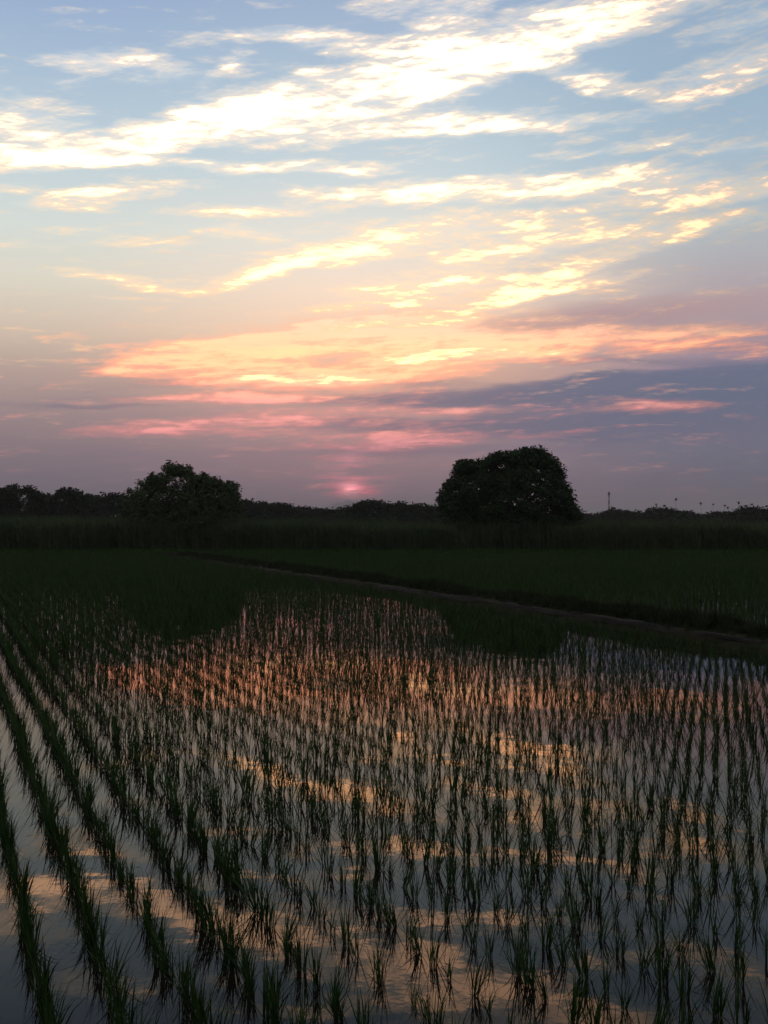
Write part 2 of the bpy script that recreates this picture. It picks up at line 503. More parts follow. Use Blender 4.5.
ys = np.concatenate([np.linspace(FAR - 1.2, FAR + 6, 26), np.array([75, 100, 200, 500, 1500, 8990.0])])
xs = np.concatenate([[-6000, -600, -200, -90], np.linspace(-45, 45, 120), [90, 200, 600, 6000]])
XX, YY = np.meshgrid(xs, ys)
i = np.arange(XX.size).reshape(XX.shape)
land = link('far_land', make_mesh('far_land', np.stack([XX.ravel(), YY.ravel(), land_z(XX, YY).ravel()], 1),
            np.stack([i[:-1, :-1].ravel(), i[:-1, 1:].ravel(), i[1:, 1:].ravel(), i[1:, :-1].ravel()], 1), M_land, True))
tag(land, kind='structure')

wat = grid_sheet('water', -300, 300, -1.0, FAR + 1, 3, 3, lambda x, y: x * 0, M_water)
tag(wat, kind='structure')


def strip(name, a0, a1, n, prof, mat, seed, amp=0.05):
    """a long bank along the row direction; prof = [(across, height)]"""
    ss = np.linspace(a0, a1, n)
    V = []
    for s in ss:
        for k, (w, z) in enumerate(prof):
            ww = DIKE_W + w + (amp * 1.5 * (vnoise(s, k * 3.1, 0.9, seed) - .5))
            p = U * s + W * ww
            zz = z + amp * (vnoise(s, k * 2.3, 0.5, seed + 1) - .5) * (1 if 0 < k < len(prof) - 1 else 0)
            V.append((p[0], p[1], zz))
    m = len(prof)
    i = np.arange(n * m).reshape(n, m)
    Fc = np.stack([i[:-1, :-1].ravel(), i[:-1, 1:].ravel(), i[1:, 1:].ravel(), i[1:, :-1].ravel()], 1)
    return link(name, make_mesh(name, V, Fc, mat, True))


dike = strip('dike', -6, 62, 500, [(-0.35, -0.13), (-0.22, 0.06), (-0.08, 0.14), (0.10, 0.15), (0.24, 0.15), (0.5, 0.19), (0.8, 0.20), (1.05, 0.16), (1.35, -0.13)], M_bank, 11)
tag(dike, kind='structure')
path = strip('path', -5.8, 42, 460, [(-0.16, 0.10), (-0.11, 0.135), (-0.05, 0.172), (0.0, 0.176), (0.05, 0.13)], M_path, 12, 0.06)
tag(path, kind='structure')

# the near bank under the photographer's feet (below the frame)
near = grid_sheet('near_bank', -14, 14, -3.0, 1.6, 60, 14,
                  lambda x, y: 0.42 - 0.62 * np.clip((y - 0.5) / 1.1, 0, 1) ** 1.5 + 0.05 * vnoise(x, y, .4, 5), M_bank)
tag(near, kind='structure')

# distant hill under the setting sun
HD = 8000.0
hp = np.array([250, 285, 300, 312, 325, 336, 343, 348, 353, 362, 380, 420, 480, 560, 620])
hy = np.array([523, 517, 513, 510, 507, 503.5, 501.5, 498.7, 501.5, 503, 503, 504, 507, 514, 523])
pc = np.linspace(250, 620, 160)
crest = zat(np.interp(pc, hp, hy), HD) + 5 * (vnoise(pc, pc * 0, 3.0, 9) - .5)
V = []
for k, t in enumerate(np.linspace(-1, 1, 15)):
    zz = crest * (1 - abs(t) ** 1.5) + 8 * (vnoise(pc, pc * 0 + k * 7, 8.0, 10) - .5) * (1 - abs(t))
    V.append(np.stack([at(pc, HD), pc * 0 + HD + t * 500, zz - 1.5], 1))
V = np.concatenate(V)
i = np.arange(15 * 160).reshape(15, 160)
tag(link('hills', make_mesh('hills', V, np.stack([i[:-1, :-1].ravel(), i[:-1, 1:].ravel(), i[1:, 1:].ravel(), i[1:, :-1].ravel()], 1), M_leafC, True)), kind='structure')

# evening haze: one even volume around everything
bx = [(-7300, 7300), (-700, 9200), (-1.2, 150)]
V = [(a_, b_, c_) for a_ in bx[0] for b_ in bx[1] for c_ in bx[2]]
Fc = [(0, 1, 3, 2), (4, 6, 7, 5), (0, 4, 5, 1), (2, 3, 7, 6), (0, 2, 6, 4), (1, 5, 7, 3)]
M_haze = bpy.data.materials.new('haze')
M_haze.use_nodes = True
M_haze.node_tree.nodes.clear()
_pv = M_haze.node_tree.nodes.new('ShaderNodeVolumePrincipled')
_pv.inputs['Color'].default_value = (0.83, 0.83, 0.87, 1)
_pv.inputs['Density'].default_value = 0.00025
_mo = M_haze.node_tree.nodes.new('ShaderNodeOutputMaterial')
M_haze.node_tree.links.new(_pv.outputs[0], _mo.inputs['Volume'])
tag(link('haze', make_mesh('haze', V, Fc, M_haze)), kind='stuff')


def blades(nb, L, spread, curve, w, K, seed, lean=(0, 0), base_r=0.02, wvar=0.4, tipdroop=1.0):
    """a clump of tapering, outward arching ribbons; returns V, F (triangles and quads as quads)"""
    r = np.random.default_rng(seed)
    phi = r.random(nb) * 2 * math.pi
    rr = base_r * np.sqrt(r.random(nb))
    ln = L * (0.55 + 0.5 * r.random(nb))
    tilt = np.abs(r.normal(0, 1, nb)) * spread
    tilt = np.minimum(tilt, 1.1)
    cv = curve * (0.2 + 1.3 * r.random(nb))
    ww = w * (1 - wvar / 2 + wvar * r.random(nb))
    tw = r.random(nb) * math.pi
    t = np.linspace(0, 1, K + 1)
    ds = ln[:, None] / K
    ang = tilt[:, None] + cv[:, None] * (t[None, :] ** 2) * tipdroop
    mid = (ang[:, 1:] + ang[:, :-1]) / 2
    hr = np.concatenate([np.zeros((nb, 1)), np.cumsum(np.sin(mid) * ds, 1)], 1)
    hz = np.concatenate([np.zeros((nb, 1)), np.cumsum(np.cos(mid) * ds, 1)], 1)
    x = (rr * np.cos(phi + 1.3))[:, None] + hr * np.cos(phi)[:, None] + lean[0] * hz
    y = (rr * np.sin(phi + 1.3))[:, None] + hr * np.sin(phi)[:, None] + lean[1] * hz
    z = hz
    wid = ww[:, None] * np.clip(np.sin(math.pi * (0.18 + 0.80 * t ** 0.8))[None, :], 0.06, 1) * 0.5
    pa = (phi + math.pi / 2 + (tw - math.pi / 2) * 0.5)[:, None]
    ox = np.cos(pa) * wid
    oy = np.sin(pa) * wid
    Vl = np.stack([x - ox, y - oy, z], 2)
    Vr = np.stack([x + ox, y + oy, z], 2)
    V = np.stack([Vl, Vr], 2).reshape(-1, 3)
    b = (np.arange(nb) * (K + 1) * 2)[:, None] + (np.arange(K) * 2)[None, :]
    b = b.ravel()
    Fc = np.stack([b, b + 1, b + 3, b + 2], 1)
    return V, Fc


def scatter(variants, pos, rot, scl, which, zoff=None, sclz=None):
    Vs, Fs, n = [], [], 0
    for k, (V, Fc) in enumerate(variants):
        idx = np.where(which == k)[0]
        if len(idx) == 0:
            continue
        c = np.cos(rot[idx])[:, None]
        s = np.sin(rot[idx])[:, None]
        sc = scl[idx][:, None]
        sz = sc if sclz is None else sclz[idx][:, None]
        x = (V[:, 0][None] * c - V[:, 1][None] * s) * sc + pos[idx, 0][:, None]
        y = (V[:, 0][None] * s + V[:, 1][None] * c) * sc + pos[idx, 1][:, None]
        z = V[:, 2][None] * sz
        if zoff is not None:
            z = z + zoff[idx][:, None]
        Vs.append(np.stack([x, y, z], 2).reshape(-1, 3))
        off = n + np.arange(len(idx)) * len(V)
        Fs.append((Fc[None] + off[:, None, None]).reshape(-1, Fc.shape[1]))
        n += len(V) * len(idx)
    return np.concatenate(Vs), np.concatenate(Fs)


# ------------------------------------------------------------------ rice
A = 0.273      # between rows
B = 0.166      # within a row
PASS = 6       # rows set at once by the transplanter

near_var = []
for k in range(14):
    nb = [9, 12, 14, 17, 20, 23, 26, 10, 13, 16, 19, 28, 8, 22][k]
    V, Fc = blades(nb, 0.255, 0.21, 0.55, 0.0056, 5, 100 + k, base_r=0.012 + 0.0005 * nb)
    V2, F2 = blades(nb // 2 + 1, 0.22, 0.5, 0.9, 0.005, 5, 300 + k, base_r=0.015 + 0.0005 * nb)
    V = np.concatenate([V, V2])
    Fc = np.concatenate([Fc, F2 + len(V) - len(V2)])
    V[:, 2] -= 0.012
    near_var.append((V, Fc, nb))
mid_var = []
for k in range(10):
    V, Fc = blades(12 + (k * 3) % 8, 0.255, 0.24, 0.65, 0.0064, 3, 500 + k, base_r=0.018)
    mid_var.append((V, Fc))
far_var = []
for k in range(8):
    V, Fc = blades(8, 0.265, 0.22, 0.55, 0.0100, 2, 700 + k, base_r=0.022)
    far_var.append((V, Fc))

ii = np.arange(-160, 460)        # row index along W
rows = []
for i_ in ii:
    w = 0.39 + i_ * A
    pas = (i_ + 3000) // PASS
    rp = np.random.default_rng(9000 + pas)
    ph = (rp.random() - .5) * (0.45 * B if w > 3.2 else 1.0 * B)
    drift = (rp.random() - .5) * 0.004
    js = np.arange(-30, 450)
    s = js * B * (1 + drift) + ph
    r1 = np.random.default_rng(20000 + int(i_) + 500)
    s = s + r1.normal(0, 0.012 if w > 3.2 else 0.020, len(js)) + (r1.random() - .5) * (.012 if w > 3.2 else .05)
    ww = w + r1.normal(0, 0.013, len(js)) + 0.03 * (vnoise(s, s * 0 + pas * 1.7, 3.0, 17) - .5)
    p = np.outer(s, U) + np.outer(ww, W)
    rows.append(np.column_stack([p, np.full(len(js), i_), js, ww]))
R_ = np.concatenate(rows)
x, y = R_[:, 0], R_[:, 1]
keep = (y > 3.0) & (y < FAR - 0.6) & (np.abs(x) < 0.40 * y + 2.2)
keep &= ~((R_[:, 4] > DIKE_W - 0.5) & (R_[:, 4] < DIKE_W + 1.5))
keep &= np.random.default_rng(5).random(len(R_)) > 0.02
R_ = R_[keep]
x, y = R_[:, 0], R_[:, 1]
N = len(R_)
rg = np.random.default_rng(77)
size = np.clip(rg.normal(0.99, 0.16, N), 0.5, 1.35)
size *= 0.88 + 0.26 * vnoise(x, y, 1.6, 21)
left = np.clip((1.75 - R_[:, 4]) / 0.3, 0, 1)          # the left rows stand thicker
size *= 0.92 + 0.10 * left + 0.10 * np.clip((y - 12) / 15, 0, 1)
size += 0.16 * np.clip((-x - 1.5) / 3, 0, 1) * np.clip((y - 10) / 10, 0, 1) + 0.2 * (R_[:, 4] > DIKE_W)
pxx = 384 + x / y * F
pyy = HOR + H / y * F
inframe = (pxx > 2) & (pxx < 766) & (pyy < 1030)
order = np.argsort(y)
order = [o for o in order if inframe[o]]
NEAR = set(order[:300])
near_ids = np.array(sorted(NEAR))

# the 300 nearest plants stand as plants of their own
ORD = ['', 'first', 'second', 'third', 'fourth', 'fifth', 'sixth', 'seventh', 'eighth', 'ninth', 'tenth', 'eleventh', 'twelfth',
       'thirteenth', 'fourteenth', 'fifteenth', 'sixteenth', 'seventeenth', 'eighteenth', 'nineteenth', 'twentieth',
       'twenty-first', 'twenty-second', 'twenty-third', 'twenty-fourth', 'twenty-fifth', 'twenty-sixth', 'twenty-seventh',
       'twenty-eighth', 'twenty-ninth', 'thirtieth']
near_meshes = [make_mesh('rice_plant', V, Fc, M_rice) for V, Fc, nb in near_var]
row_ids = sorted(set(int(R_[k, 2]) for k in near_ids))
row_no = {r: n + 1 for n, r in enumerate(row_ids)}
in_row = {}
for r in row_ids:
    ks = sorted([k for k in near_ids if int(R_[k, 2]) == r], key=lambda k: y[k])
    for n, k in enumerate(ks):
        in_row[k] = n + 1
for k in near_ids:
    if left[k] > 0.5:
        v = int(rg.choice([4, 5, 6, 10, 13, 9, 3]))
    else:
        v = int(rg.choice([1, 2, 7, 8, 9, 12, 3, 4, 10, 13, 2, 9]))
    o = link('rice_plant', near_meshes[v], loc=(x[k], y[k], 0))
    o.rotation_euler = (rg.normal(0, .09), rg.normal(0, .09), rg.random() * 6.28)
    hs = size[k]
    o.scale = (hs * .95, hs * .95, hs * (0.92 + 0.16 * rg.random()))
    hgt = 'tall' if hs > 1.08 else ('short' if hs < 0.92 else 'knee-high' if False else 'medium')
    nb = near_var[v][2]
    thk = 'bushy' if nb >= 20 else ('thin' if nb <= 12 else 'loose')
    tag(o, f'{hgt} {thk} rice plant, {ORD[in_row[k]]} nearest in the {ORD[row_no[r_]] if False else ORD[row_no[int(R_[k, 2])]]} slanting row from left',
        'rice plant', 'nearest rice plants standing in the flooded paddy')

rest = np.ones(N, bool)
rest[near_ids] = False
midm = rest & (y < 19)
farm = rest & (y >= 19)
P2 = R_[:, :2]


def rice_part(mask, var, seed):
    idx = np.where(mask)[0]
    r = np.random.default_rng(seed)
    return scatter(var, P2[idx], r.random(len(idx)) * 6.28, size[idx] * .97, r.integers(0, len(var), len(idx)))


thick_var = [blades(19, 0.255, 0.26, 0.65, 0.0062, 3, 560 + k, base_r=0.027) for k in range(8)]
Va, Fa = rice_part(midm & (left < .5), mid_var, 1)
Vt_, Ft_ = rice_part(midm & (left >= .5), thick_var, 3)
Fa = np.concatenate([Fa, Ft_ + len(Va)])
Va = np.concatenate([Va, Vt_])
Vb, Fb = rice_part(farm, far_var, 2)
rice = link('rice_plants', make_mesh('rice_plants', np.concatenate([Va, Vb]), np.concatenate([Fa, Fb + len(Va)]), M_rice))
tag(rice, 'countless dark green rice plants filling the paddy farther off, out to the reeds', 'rice', kind='stuff')

# a broken stem mess and straws floating on the water
for q, (px, py, ln, an, lab) in enumerate([(20, 791, .30, 4, 'dead straw floating on the water by the left edge, the nearer of two'),
                                      (46, 783, .24, -8, 'short dead straw floating between the left rows, right of the longer one'),
                                      (232, 936, .14, 50, 'small broken stem lying on the water near the gap in the rows')]):
    d = F * H / (py - HOR)
    st = []
    for k in range(4):
        V, Fc = blades(1, ln, 0.0, 0.12, 0.006, 4, 40 + k + q * 7, base_r=0.0)
        a = rad(an + (k - 1.5) * 13)
        c, s = math.cos(a), math.sin(a)
        X2 = V[:, 2] * c - V[:, 0] * s
        Y2 = V[:, 2] * s + V[:, 0] * c
        V = np.stack([X2, Y2 + 0.02 * k, 0.006 + np.abs(V[:, 1]) * .6 + 0.004 * k + 0.01 * np.sin(V[:, 2] * 20) ** 2], 1)
        st.append((V, Fc))
    V = np.concatenate([s_[0] for s_ in st])
    off = np.cumsum([0] + [len(s_[0]) for s_ in st[:-1]])
    Fc = np.concatenate([s_[1] + o_ for s_, o_ in zip(st, off)])
    tag(link('straw', make_mesh('straw', V, Fc, M_straw), loc=(at(px, d), d, 0)), lab, 'straw', 'straws floating on the water')

# scraps of stalk and leaf afloat between the plants
r = np.random.default_rng(91)
n = 420
dd = 3.6 + 9 * r.random(n) ** 1.2
pp = np.stack([(r.random(n) - .5) * .8 * dd, dd], 1)
bits = []
for k in range(5):
    V, Fc = blades(1, [.02, .05, .09, .03, .13][k], 0, .3, .004 + .003 * (k % 3), 3, 70 + k, base_r=0)
    bits.append((np.stack([V[:, 2], V[:, 0], 0.0025 + np.abs(V[:, 1]) * .3], 1), Fc))
V, Fc = scatter(bits, pp, r.random(n) * 6.28, 0.6 + .7 * r.random(n), r.choice(5, n, p=[.4, .25, .08, .22, .05]))
tag(link('floating_scraps', make_mesh('floating_scraps', V, Fc, M_straw)), 'tiny scraps of stalk and leaf floating on the dark water', 'debris', kind='stuff')

# ------------------------------------------------------------------ grass on the dike and far bank
gv = [blades(14, 0.26, 0.45, 0.8, 0.014, 3, 800 + k, base_r=0.07) for k in range(8)]
r = np.random.default_rng(31)
n = 10500
s = r.random(n) ** 1.3 * 60 - 2
w = np.where(r.random(n) < 0.82, -0.08 + r.random(n) ** 0.9 * 1.40, -0.36 + r.random(n) * 0.30)
pp = np.outer(s, U) + np.outer(DIKE_W + w, W)
hh = np.where(w > 0.3, 0.40 + 0.8 * vnoise(pp[:, 0], pp[:, 1], 0.8, 6), np.where(w > -0.1, 0.24 + .2 * vnoise(pp[:, 0], pp[:, 1], 0.6, 66), 0.2))
zo = np.interp(w, [-.35, -.22, -.08, .24, .5, .8, 1.05, 1.35], [-.1, .05, .12, .14, .18, .19, .15, -.1])
ok = pp[:, 1] > 8
V, Fc = scatter(gv, pp[ok], r.random(n)[ok] * 6.28, hh[ok], r.integers(0, 8, n)[ok], zo[ok])
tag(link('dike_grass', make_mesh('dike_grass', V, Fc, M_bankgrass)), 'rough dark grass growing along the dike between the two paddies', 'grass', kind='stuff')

n = 9000
px_ = r.random(n) * 60 - 30
py_ = FAR - 0.7 + r.random(n) * 2.6
pp = np.stack([px_, py_], 1)
V, Fc = scatter([(a * [2, 2, 1], b) for a, b in gv], pp, r.random(n) * 6.28, 0.55 + 0.6 * r.random(n) * vnoise(px_, py_, 2.0, 8), r.integers(0, 8, n), land_z(px_, py_))
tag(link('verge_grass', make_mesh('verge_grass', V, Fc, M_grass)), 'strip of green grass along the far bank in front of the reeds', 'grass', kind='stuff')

# ------------------------------------------------------------------ reeds
rv = []
for k in range(10):
    r0 = np.random.default_rng(900 + k)
    V, Fc = blades(9, 1.9, 0.05, 0.12, 0.035, 4, 900 + k, base_r=0.30, wvar=.6)
    V2, F2 = blades(12, 0.8, 0.55, 0.9, 0.05, 3, 950 + k, base_r=0.30, wvar=.6)
    V2[:, 2] += np.repeat(r0.random(12) * 1.15, 8)
    rv.append((np.concatenate([V, V2]), np.concatenate([Fc, F2 + len(V)])))
n = 7600
px_ = r.random(n) * 64 - 32
py_ = FAR + 1.3 + (r.random(n) ** 1.6) * 9.0
pp = np.stack([px_, py_], 1)
hs = 0.86 + 0.28 * vnoise(px_, py_, 2.2, 14) + 0.12 * r.random(n)
hs *= np.where(px_ < -4, 1.06, 0.97)
V, Fc = scatter(rv, pp, r.random(n) * 6.28, np.full(n, 1.0), r.integers(0, 10, n), land_z(px_, py_) - 0.05, hs * 0.93)
reeds = link('reeds', make_mesh('reeds', V, Fc, M_reed))
tag(reeds, 'dense dark bed of tall reeds across the far side of the paddies', 'reeds', kind='stuff')


# tall stems standing clear of the reed bed
def plume(px, py, d, lab, big=1.0):
    root = link('reed_stem', None, loc=(at(px, d), d, 0.3))
    tag(root, lab, 'reed', 'tall reed stems standing above the bed')
    top = zat(py, d) - 0.3
    K = 8
    V, Fc = [], []
    lean = random.uniform(-.06, .06)
    for k in range(K + 1):
        t = k / K
        rr = 0.008 * (1 - .5 * t)
        cx = lean * t * t * top
        for a in range(5):
            V.append((cx + rr * math.cos(a * 1.2566), rr * math.sin(a * 1.2566), top * t))
    for k in range(K):
        for a in range(5):
            Fc.append((k * 5 + a, k * 5 + (a + 1) % 5, (k + 1) * 5 + (a + 1) % 5, (k + 1) * 5 + a))
    link('stem', make_mesh('stem', V, Fc, M_reed), root)
    V, Fc = blades(36, 0.20 * big, 0.45, 0.9, 0.028, 3, int(px), base_r=0.03)
    V[:, 0] += lean * top
    V[:, 2] += top - 0.10
    link('seed_head', make_mesh('seed_head', V, Fc, M_plume), root)


for px, py, d, lab, big in [(383, 500, 64, 'lone tall reed stem with a seed head, above the trees right of the sun', 1.0),
                       (658, 504, 65, 'leftmost tall reed stem right of the mast, with a pale seed head', .9),
                       (675, 499, 64, 'tallest reed stem right of the mast, with a dark seed head', 1.0),
                       (703, 503, 66, 'tall reed stem with a pale reddish seed head, left of the close group', 1.0),
                       (713, 503.5, 64, 'thin reed stem with a small seed head, next right of the reddish one', .75),
                       (725.5, 505, 65, 'reed stem with a dark seed head, left one of a close pair', .8),
                       (730, 507, 63, 'shorter reed stem with a seed head, right one of a close pair', .8),
                       (738.5, 502.5, 65, 'rightmost tall reed stem, with a reddish seed head', 1.05)]:
    plume(px, py, d, lab, big)


# ------------------------------------------------------------------ trees
def tube(V, Fc, pts, rads, n=6):
    b0 = len(V)
    for k, (p, rr) in enumerate(zip(pts, rads)):
        q = pts[min(k + 1, len(pts) - 1)] - pts[max(k - 1, 0)]
        q = q / (np.linalg.norm(q) + 1e-9)
        a = np.cross(q, [0.3, 0.9, 0.1])
        a /= np.linalg.norm(a) + 1e-9
        b = np.cross(q, a)
        for j in range(n):
            t = j / n * 2 * math.pi
            V.append(p + rr * (a * math.cos(t) + b * math.sin(t)))
    for k in range(len(pts) - 1):
        for j in range(n):
            Fc.append((b0 + k * n + j, b0 + k * n + (j + 1) % n, b0 + (k + 1) * n + (j + 1) % n, b0 + (k + 1) * n + j))


def leaf_cards(centres, size, rng, flat=0.5):
    """bent leaf-spray cards: a diamond of 4 corners"""
    n = len(centres)
    s = size * (0.6 + 0.8 * rng.random(n))
    d = rng.normal(0, 1, (n, 3))
    d[:, 2] *= flat
    d /= np.linalg.norm(d, axis=1)[:, None]
    e = rng.normal(0, 1, (n, 3))
    e -= (e * d).sum(1)[:, None] * d
    e /= np.linalg.norm(e, axis=1)[:, None]
    nn = np.cross(d, e)
    l = s[:, None]
    p0 = centres - d * l * .5
    p1 = centres + e * l * .26 + nn * l * .08
    p2 = centres + d * l * .55
    p3 = centres - e * l * .26 + nn * l * .08
    V = np.stack([p0, p1, p2, p3], 1).reshape(-1, 3)
    Fc = np.arange(n * 4).reshape(n, 4)
    return V, Fc


def tree(name, px, d, base_z, outline, leaf, nclump, nleaf, clump_r, lab, cat, mat, seed, depth=None, group=None,
         hollow=0.45, trunk_r=0.18, limbs=9, gaps=(), upright=0.0, stems=1, tips=()):
    """outline: list of (px, py) picture points of the crown's upper edge, turned into a real width/height envelope;
    the crown is as deep as it is wide."""
    rng = np.random.default_rng(seed)
    X0 = at(px, d)
    ox = np.array([at(p[0], d) - X0 for p in outline])
    oz = np.array([zat(p[1], d) - base_z for p in outline])
    oz = oz - clump_r * .22
    xl, xr = ox.min() + clump_r * .5, ox.max() - clump_r * .5
    half = (xr - xl) / 2
    mx = (xr + xl) / 2
    zmax = oz.max()
    root = link(name, None, loc=(X0, d, base_z))
    tag(root, lab, cat, group)
    dep = depth if depth else half
    # clump centres within the envelope
    C_, tries = [], 0
    while len(C_) < nclump and tries < nclump * 60:
        tries += 1
        u = rng.uniform(xl, xr)
        v = rng.uniform(-1, 1) * dep
        k = math.sqrt(max(0, 1 - ((u - mx) / (half + .01)) ** 2 * .6 - (v / dep) ** 2))
        if k <= 0.05:
            continue
        top = np.interp(u, ox, oz)
        # lower rim of envelope away from the middle plane
        top = top * (0.25 + 0.75 * math.sqrt(max(0, 1 - (v / dep) ** 2)))
        lo = 0.02 * zmax
        z = lo + (top - lo) * rng.random() ** 0.6 - clump_r * .45
        if rng.random() < hollow and z < top * 0.7 and abs(v) < dep * .5 and abs(u - mx) < half * .6:
            continue
        gx = X0 + u
        bad = False
        for (gpx, gpy, gr) in gaps:
            ddx = (384 + gx / (d + v) * F) - gpx
            ddy = (HOR - (z + base_z - H) / (d + v) * F) - gpy
            if (ddx * ddx + ddy * ddy) < gr * gr:
                bad = True
        if bad:
            continue
        C_.append((u, v, max(z, 0.1)))
    # clumps that carry the outline itself
    for q in range(int(nclump * .35)):
        u = rng.uniform(xl, xr)
        v = rng.normal(0, .22) * dep
        top = np.interp(u, ox, oz)
        C_.append((u, v, max(top - clump_r * rng.uniform(.5, 1.1), .1)))
    nt = len(tips)
    for (tpx, tpy) in tips:
        C_.append((at(tpx, d) - X0, rng.normal(0, .3), zat(tpy, d) - base_z - .12))
    C_ = np.array(C_)
    per = max(3, nleaf // len(C_))
    cr = clump_r * (0.55 + 0.75 * rng.random(len(C_)))
    if nt:
        cr[-nt:] = clump_r * (.3 + .35 * rng.random(nt))
    off = rng.normal(0, 1, (len(C_), per, 3))
    off /= np.linalg.norm(off, axis=2)[:, :, None]
    off *= rng.random((len(C_), per, 1)) ** 0.45
    off[:, :, 2] *= 0.72 + upright
    pts = (C_[:, None, :] + off * cr[:, None, None]).reshape(-1, 3)
    keep_ = np.ones(len(pts), bool)
    for (gpx, gpy, gr) in gaps:
        ddx = 384 + (X0 + pts[:, 0]) / (d + pts[:, 1]) * F - gpx
        ddy = HOR - (pts[:, 2] + base_z - H) / (d + pts[:, 1]) * F - gpy
        keep_ &= (ddx ** 2 + ddy ** 2) > (gr * .75) ** 2 * (0.6 + .8 * rng.random(len(pts)))
    pts = pts[keep_ & (pts[:, 2] > 0)]
    V, Fc = leaf_cards(pts, leaf, rng)
    link('crown', make_mesh('crown', V, Fc, mat), root)
    # trunk and limbs
    Vt, Ft = [], []
    for sidx in range(stems):
        bx = mx * .4 + (rng.uniform(-.5, .5) * half * .4 if stems > 1 else 0)
        fork = zmax * 0.28
        p0 = np.array([bx, 0, -0.3])
        p1 = np.array([bx + rng.uniform(-.1, .1), rng.uniform(-.1, .1), fork * .5])
        p2 = np.array([bx + rng.uniform(-.2, .2), rng.uniform(-.2, .2), fork])
        tube(Vt, Ft, [p0, p1, p2], [trunk_r * 1.25, trunk_r, trunk_r * .85], 8)
        sel = list(rng.choice(len(C_), min(limbs, len(C_)), replace=False))
        if sidx == 0 and nt:
            sel += list(range(len(C_) - nt, len(C_)))
        for q in sel:
            e = C_[q]
            if e[2] < fork:
                continue
            m1_ = p2 * .6 + e * .4 + np.array([0, 0, .12 * zmax * rng.random()])
            tube(Vt, Ft, [p2, m1_, e], [trunk_r * .5, trunk_r * .3, trunk_r * .09], 5)
    link('trunk', make_mesh('trunk', np.array(Vt), np.array(Ft), M_bark, True), root)
    return root


# the big round tree in the reeds
tree('broadleaf_tree', 508, 66, 0.3,
     [(439, 507), (442, 493), (448, 484), (453, 476), (457, 474), (460, 460), (468, 458), (480, 461), (486, 455), (497, 450), (508, 451),
      (516, 447.5), (528, 445.5), (540, 447), (550, 456), (556, 463), (559, 470), (562, 478), (564, 485), (566, 492), (569, 500), (573, 508), (577, 513)],
     0.17, 820, 85000, 0.50, 'big round dark tree standing in the reeds right of the middle', 'tree', M_leafA, 41, depth=3.8, hollow=0.1,
     gaps=((532, 493.5, 3.0), (479, 489, 1.9), (487, 505, 2.0), (515, 504, 1.6)), trunk_r=.26, limbs=14, tips=((459, 461), (463, 460), (575, 508), (447, 483), (450, 480), (560, 468), (441, 504)))
# the loose bushy tree on the left
tree('bushy_tree', 184, 65, 0.3,
     [(126, 512), (129, 499), (133, 491), (140, 484), (143, 478), (150, 480), (153, 473), (160, 478), (166, 471), (170, 462.5), (174, 466), (177, 463),
      (183, 466), (189, 466), (193, 474), (200, 473), (206, 474), (210, 480), (216, 477), (222, 482), (226, 486), (229, 480), (233, 482), (236, 492), (240, 500), (243, 512)],
     0.135, 620, 52000, 0.36, 'loose ragged bushy tree with upright shoots standing in the reeds on the left', 'tree', M_leafB, 52, depth=3.0, hollow=0.0,
     tips=((170, 461), (174, 465), (151, 473), (147, 476), (229, 480), (231, 484), (203, 472), (206, 475), (190, 466), (184, 466), (127, 488), (216, 478), (237, 492), (161, 473), (222, 482)), upright=.3, trunk_r=.06, limbs=10, stems=5)

# wooded skyline, each crown its own tree
FT = [(-22, 60, 482, 150), (18, 54, 484.5, 150), (4, 30, 488, 140), (44, 28, 495, 170), (68, 36, 488.5, 150), (92, 26, 495.5, 180), (112, 38, 494, 165), (136, 30, 497, 175),
      (246, 26, 500.5, 190), (262, 22, 503, 200), (280, 30, 504, 190), (302, 24, 507.5, 210), (318, 22, 509, 220), (334, 24, 509, 210),
      (355, 26, 506, 200), (372, 40, 500.5, 170), (398, 36, 502.5, 180), (420, 34, 505, 190), (440, 30, 506, 200), (462, 34, 508, 210),
      (588, 26, 515, 240), (602, 14, 514.5, 250), (616, 22, 510, 230), (632, 24, 512, 250), (645, 20, 514, 260), (660, 40, 508.5, 220), (684, 28, 512, 240),
      (702, 24, 516, 260), (718, 26, 513, 250), (734, 22, 512.5, 240), (754, 40, 507, 200), (785, 44, 508, 200), (158, 40, 500, 180), (205, 44, 501, 180), (228, 30, 501, 190),
      (575, 24, 514, 240), (520, 50, 508, 220)]
LAB = ['wide dark crown cut by the left edge of the photo', 'high round crown nearest the left edge', 'lower dark crown in the left corner below the round one',
       'low crown in the dip between the two high round ones on the left', 'second high round crown from the left edge', 'small crown just right of the second round one',
       'flat-topped crown left of the bushy tree', 'dark crown half hidden by the left side of the bushy tree',
       'dark crown touching the right side of the bushy tree', 'second crown right of the bushy tree', 'jagged crown third right of the bushy tree',
       'low crown in the dip left of the sun', 'small round low crown left of the sun', 'low rounded crown just below left of the sun',
       'crown directly below the setting sun', 'highest rounded crown just right of the sun', 'wide crown second right of the sun', 'crown third right of the sun',
       'low crown left of the big round tree', 'low crown partly behind the left foot of the big round tree',
       'low crown just right of the big round tree', 'tiny crown left of the mast', 'crown peaking at the foot of the mast', 'low flat crown right of the mast',
       'lowest small crown between mast and the wide dome', 'wide domed crown under the leftmost seed heads', 'crown sloping down right of the wide dome',
       'low small crown in the gap right of the wide dome', 'small crown below the middle seed heads', 'small crown left of the high right one',
       'high dark crown near the right edge', 'dark crown cut by the right edge', 'dark crown behind the left half of the bushy tree', 'dark crown behind the right half of the bushy tree',
       'dark crown peeping out right behind the bushy tree', 'low crown at the right foot of the big round tree', 'dark crown hidden behind the big round tree']
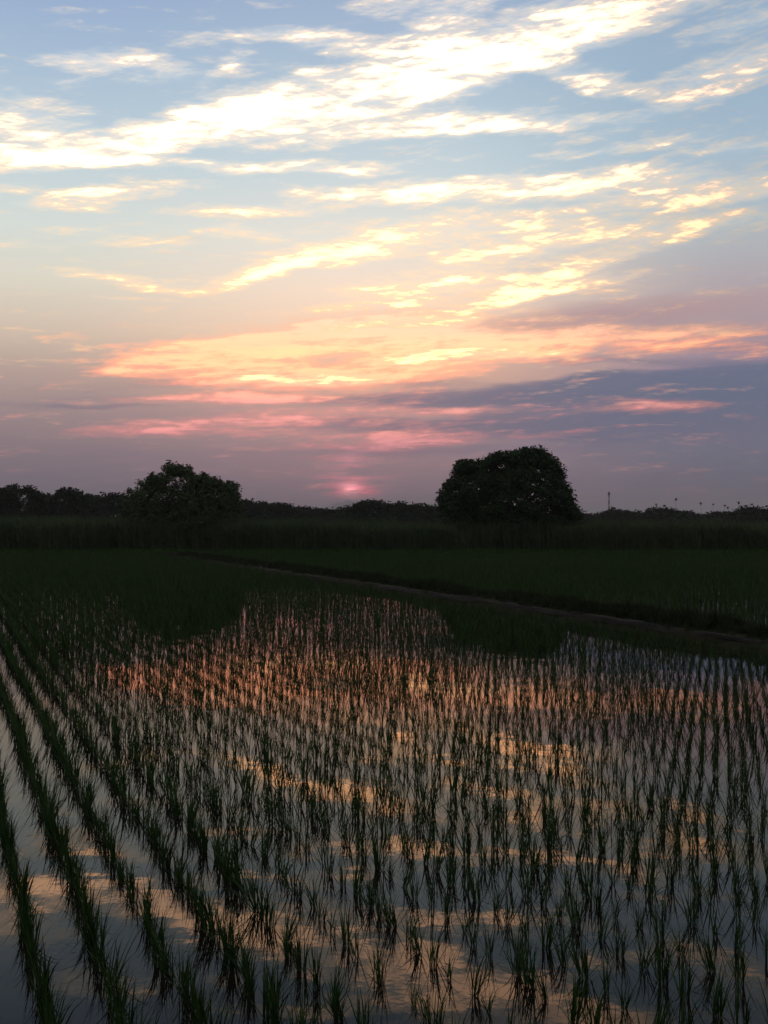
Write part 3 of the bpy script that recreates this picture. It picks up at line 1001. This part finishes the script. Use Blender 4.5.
for q, (px, wd, ty, d) in enumerate(FT):
    rg2 = np.random.default_rng(600 + q)
    half = wd * .62
    pts_ = []
    for a in np.linspace(-1, 1, 13):
        hgt_ = (521.5 - ty) * (1 - abs(a) ** 2.6) ** 0.6
        pts_.append((px + a * half, 519 - hgt_ + rg2.uniform(-.9, .9) * (1 - abs(a))))
    t_ = tree('distant_tree', px, d, 0.35, pts_, 0.5 * d / 170, 140, 6000, 1.05 * d / 170, LAB[q] + ', far tree', 'tree', M_leafC, 640 + q,
              group='far trees along the skyline', trunk_r=.25, limbs=5, hollow=.0, depth=half / F * d * .7)

# ------------------------------------------------------------------ mast
d = 700.0
root = link('mast', None, loc=(at(609, d), d, 0))
tag(root, 'thin red and white banded mast far off, right of the big tree', 'mast')
ztop = zat(493.5, d)
zs = np.linspace(0, ztop, 10)
for k in range(9):
    V, Fc = [], []
    hw0, hw1 = 0.55 - .04 * k, 0.55 - .04 * (k + 1)
    z0, z1 = zs[k], zs[k + 1]
    cs = [(-1, -1), (1, -1), (1, 1), (-1, 1)]
    lv = [z0, (z0 + z1) / 2, z1]
    hws = [hw0, (hw0 + hw1) / 2, hw1]
    for c in cs:
        tube(V, Fc, [np.array([c[0] * hw0, c[1] * hw0, z0]), np.array([c[0] * hw1, c[1] * hw1, z1])], [.10, .10], 4)
    for e in range(2):
        for j in range(4):
            a, b = cs[j], cs[(j + 1) % 4]
            tube(V, Fc, [np.array([a[0] * hws[e], a[1] * hws[e], lv[e]]), np.array([b[0] * hws[e + 1], b[1] * hws[e + 1], lv[e + 1]])], [.08, .08], 4)
            tube(V, Fc, [np.array([b[0] * hws[e], b[1] * hws[e], lv[e]]), np.array([a[0] * hws[e + 1], a[1] * hws[e + 1], lv[e + 1]])], [.08, .08], 4)
            tube(V, Fc, [np.array([a[0] * hws[e], a[1] * hws[e], lv[e] + .05]), np.array([b[0] * hws[e], b[1] * hws[e], lv[e] + .05])], [.08, .08], 4)
    link('lattice_section', make_mesh('lattice_section', np.array(V), np.array(Fc), M_red if k % 2 == 0 else M_white), root)
V, Fc = [], []
for a in range(6):
    t = a / 6 * 6.283
    c = np.array([math.cos(t) * .55, math.sin(t) * .55, 0])
    tube(V, Fc, [c + [0, 0, ztop - 1.2], c + [0, 0, ztop + .9]], [.14, .14], 5)
    c2 = np.array([math.cos(t + 1.047) * .55, math.sin(t + 1.047) * .55, 0])
    tube(V, Fc, [c + [0, 0, ztop - .4], c2 + [0, 0, ztop - .4]], [.08, .08], 4)
tube(V, Fc, [np.array([0, 0, ztop - .5]), np.array([0, 0, ztop + 2.2])], [.1, .05], 5)
link('antenna_cluster', make_mesh('antenna_cluster', np.array(V), np.array(Fc), M_red), root)
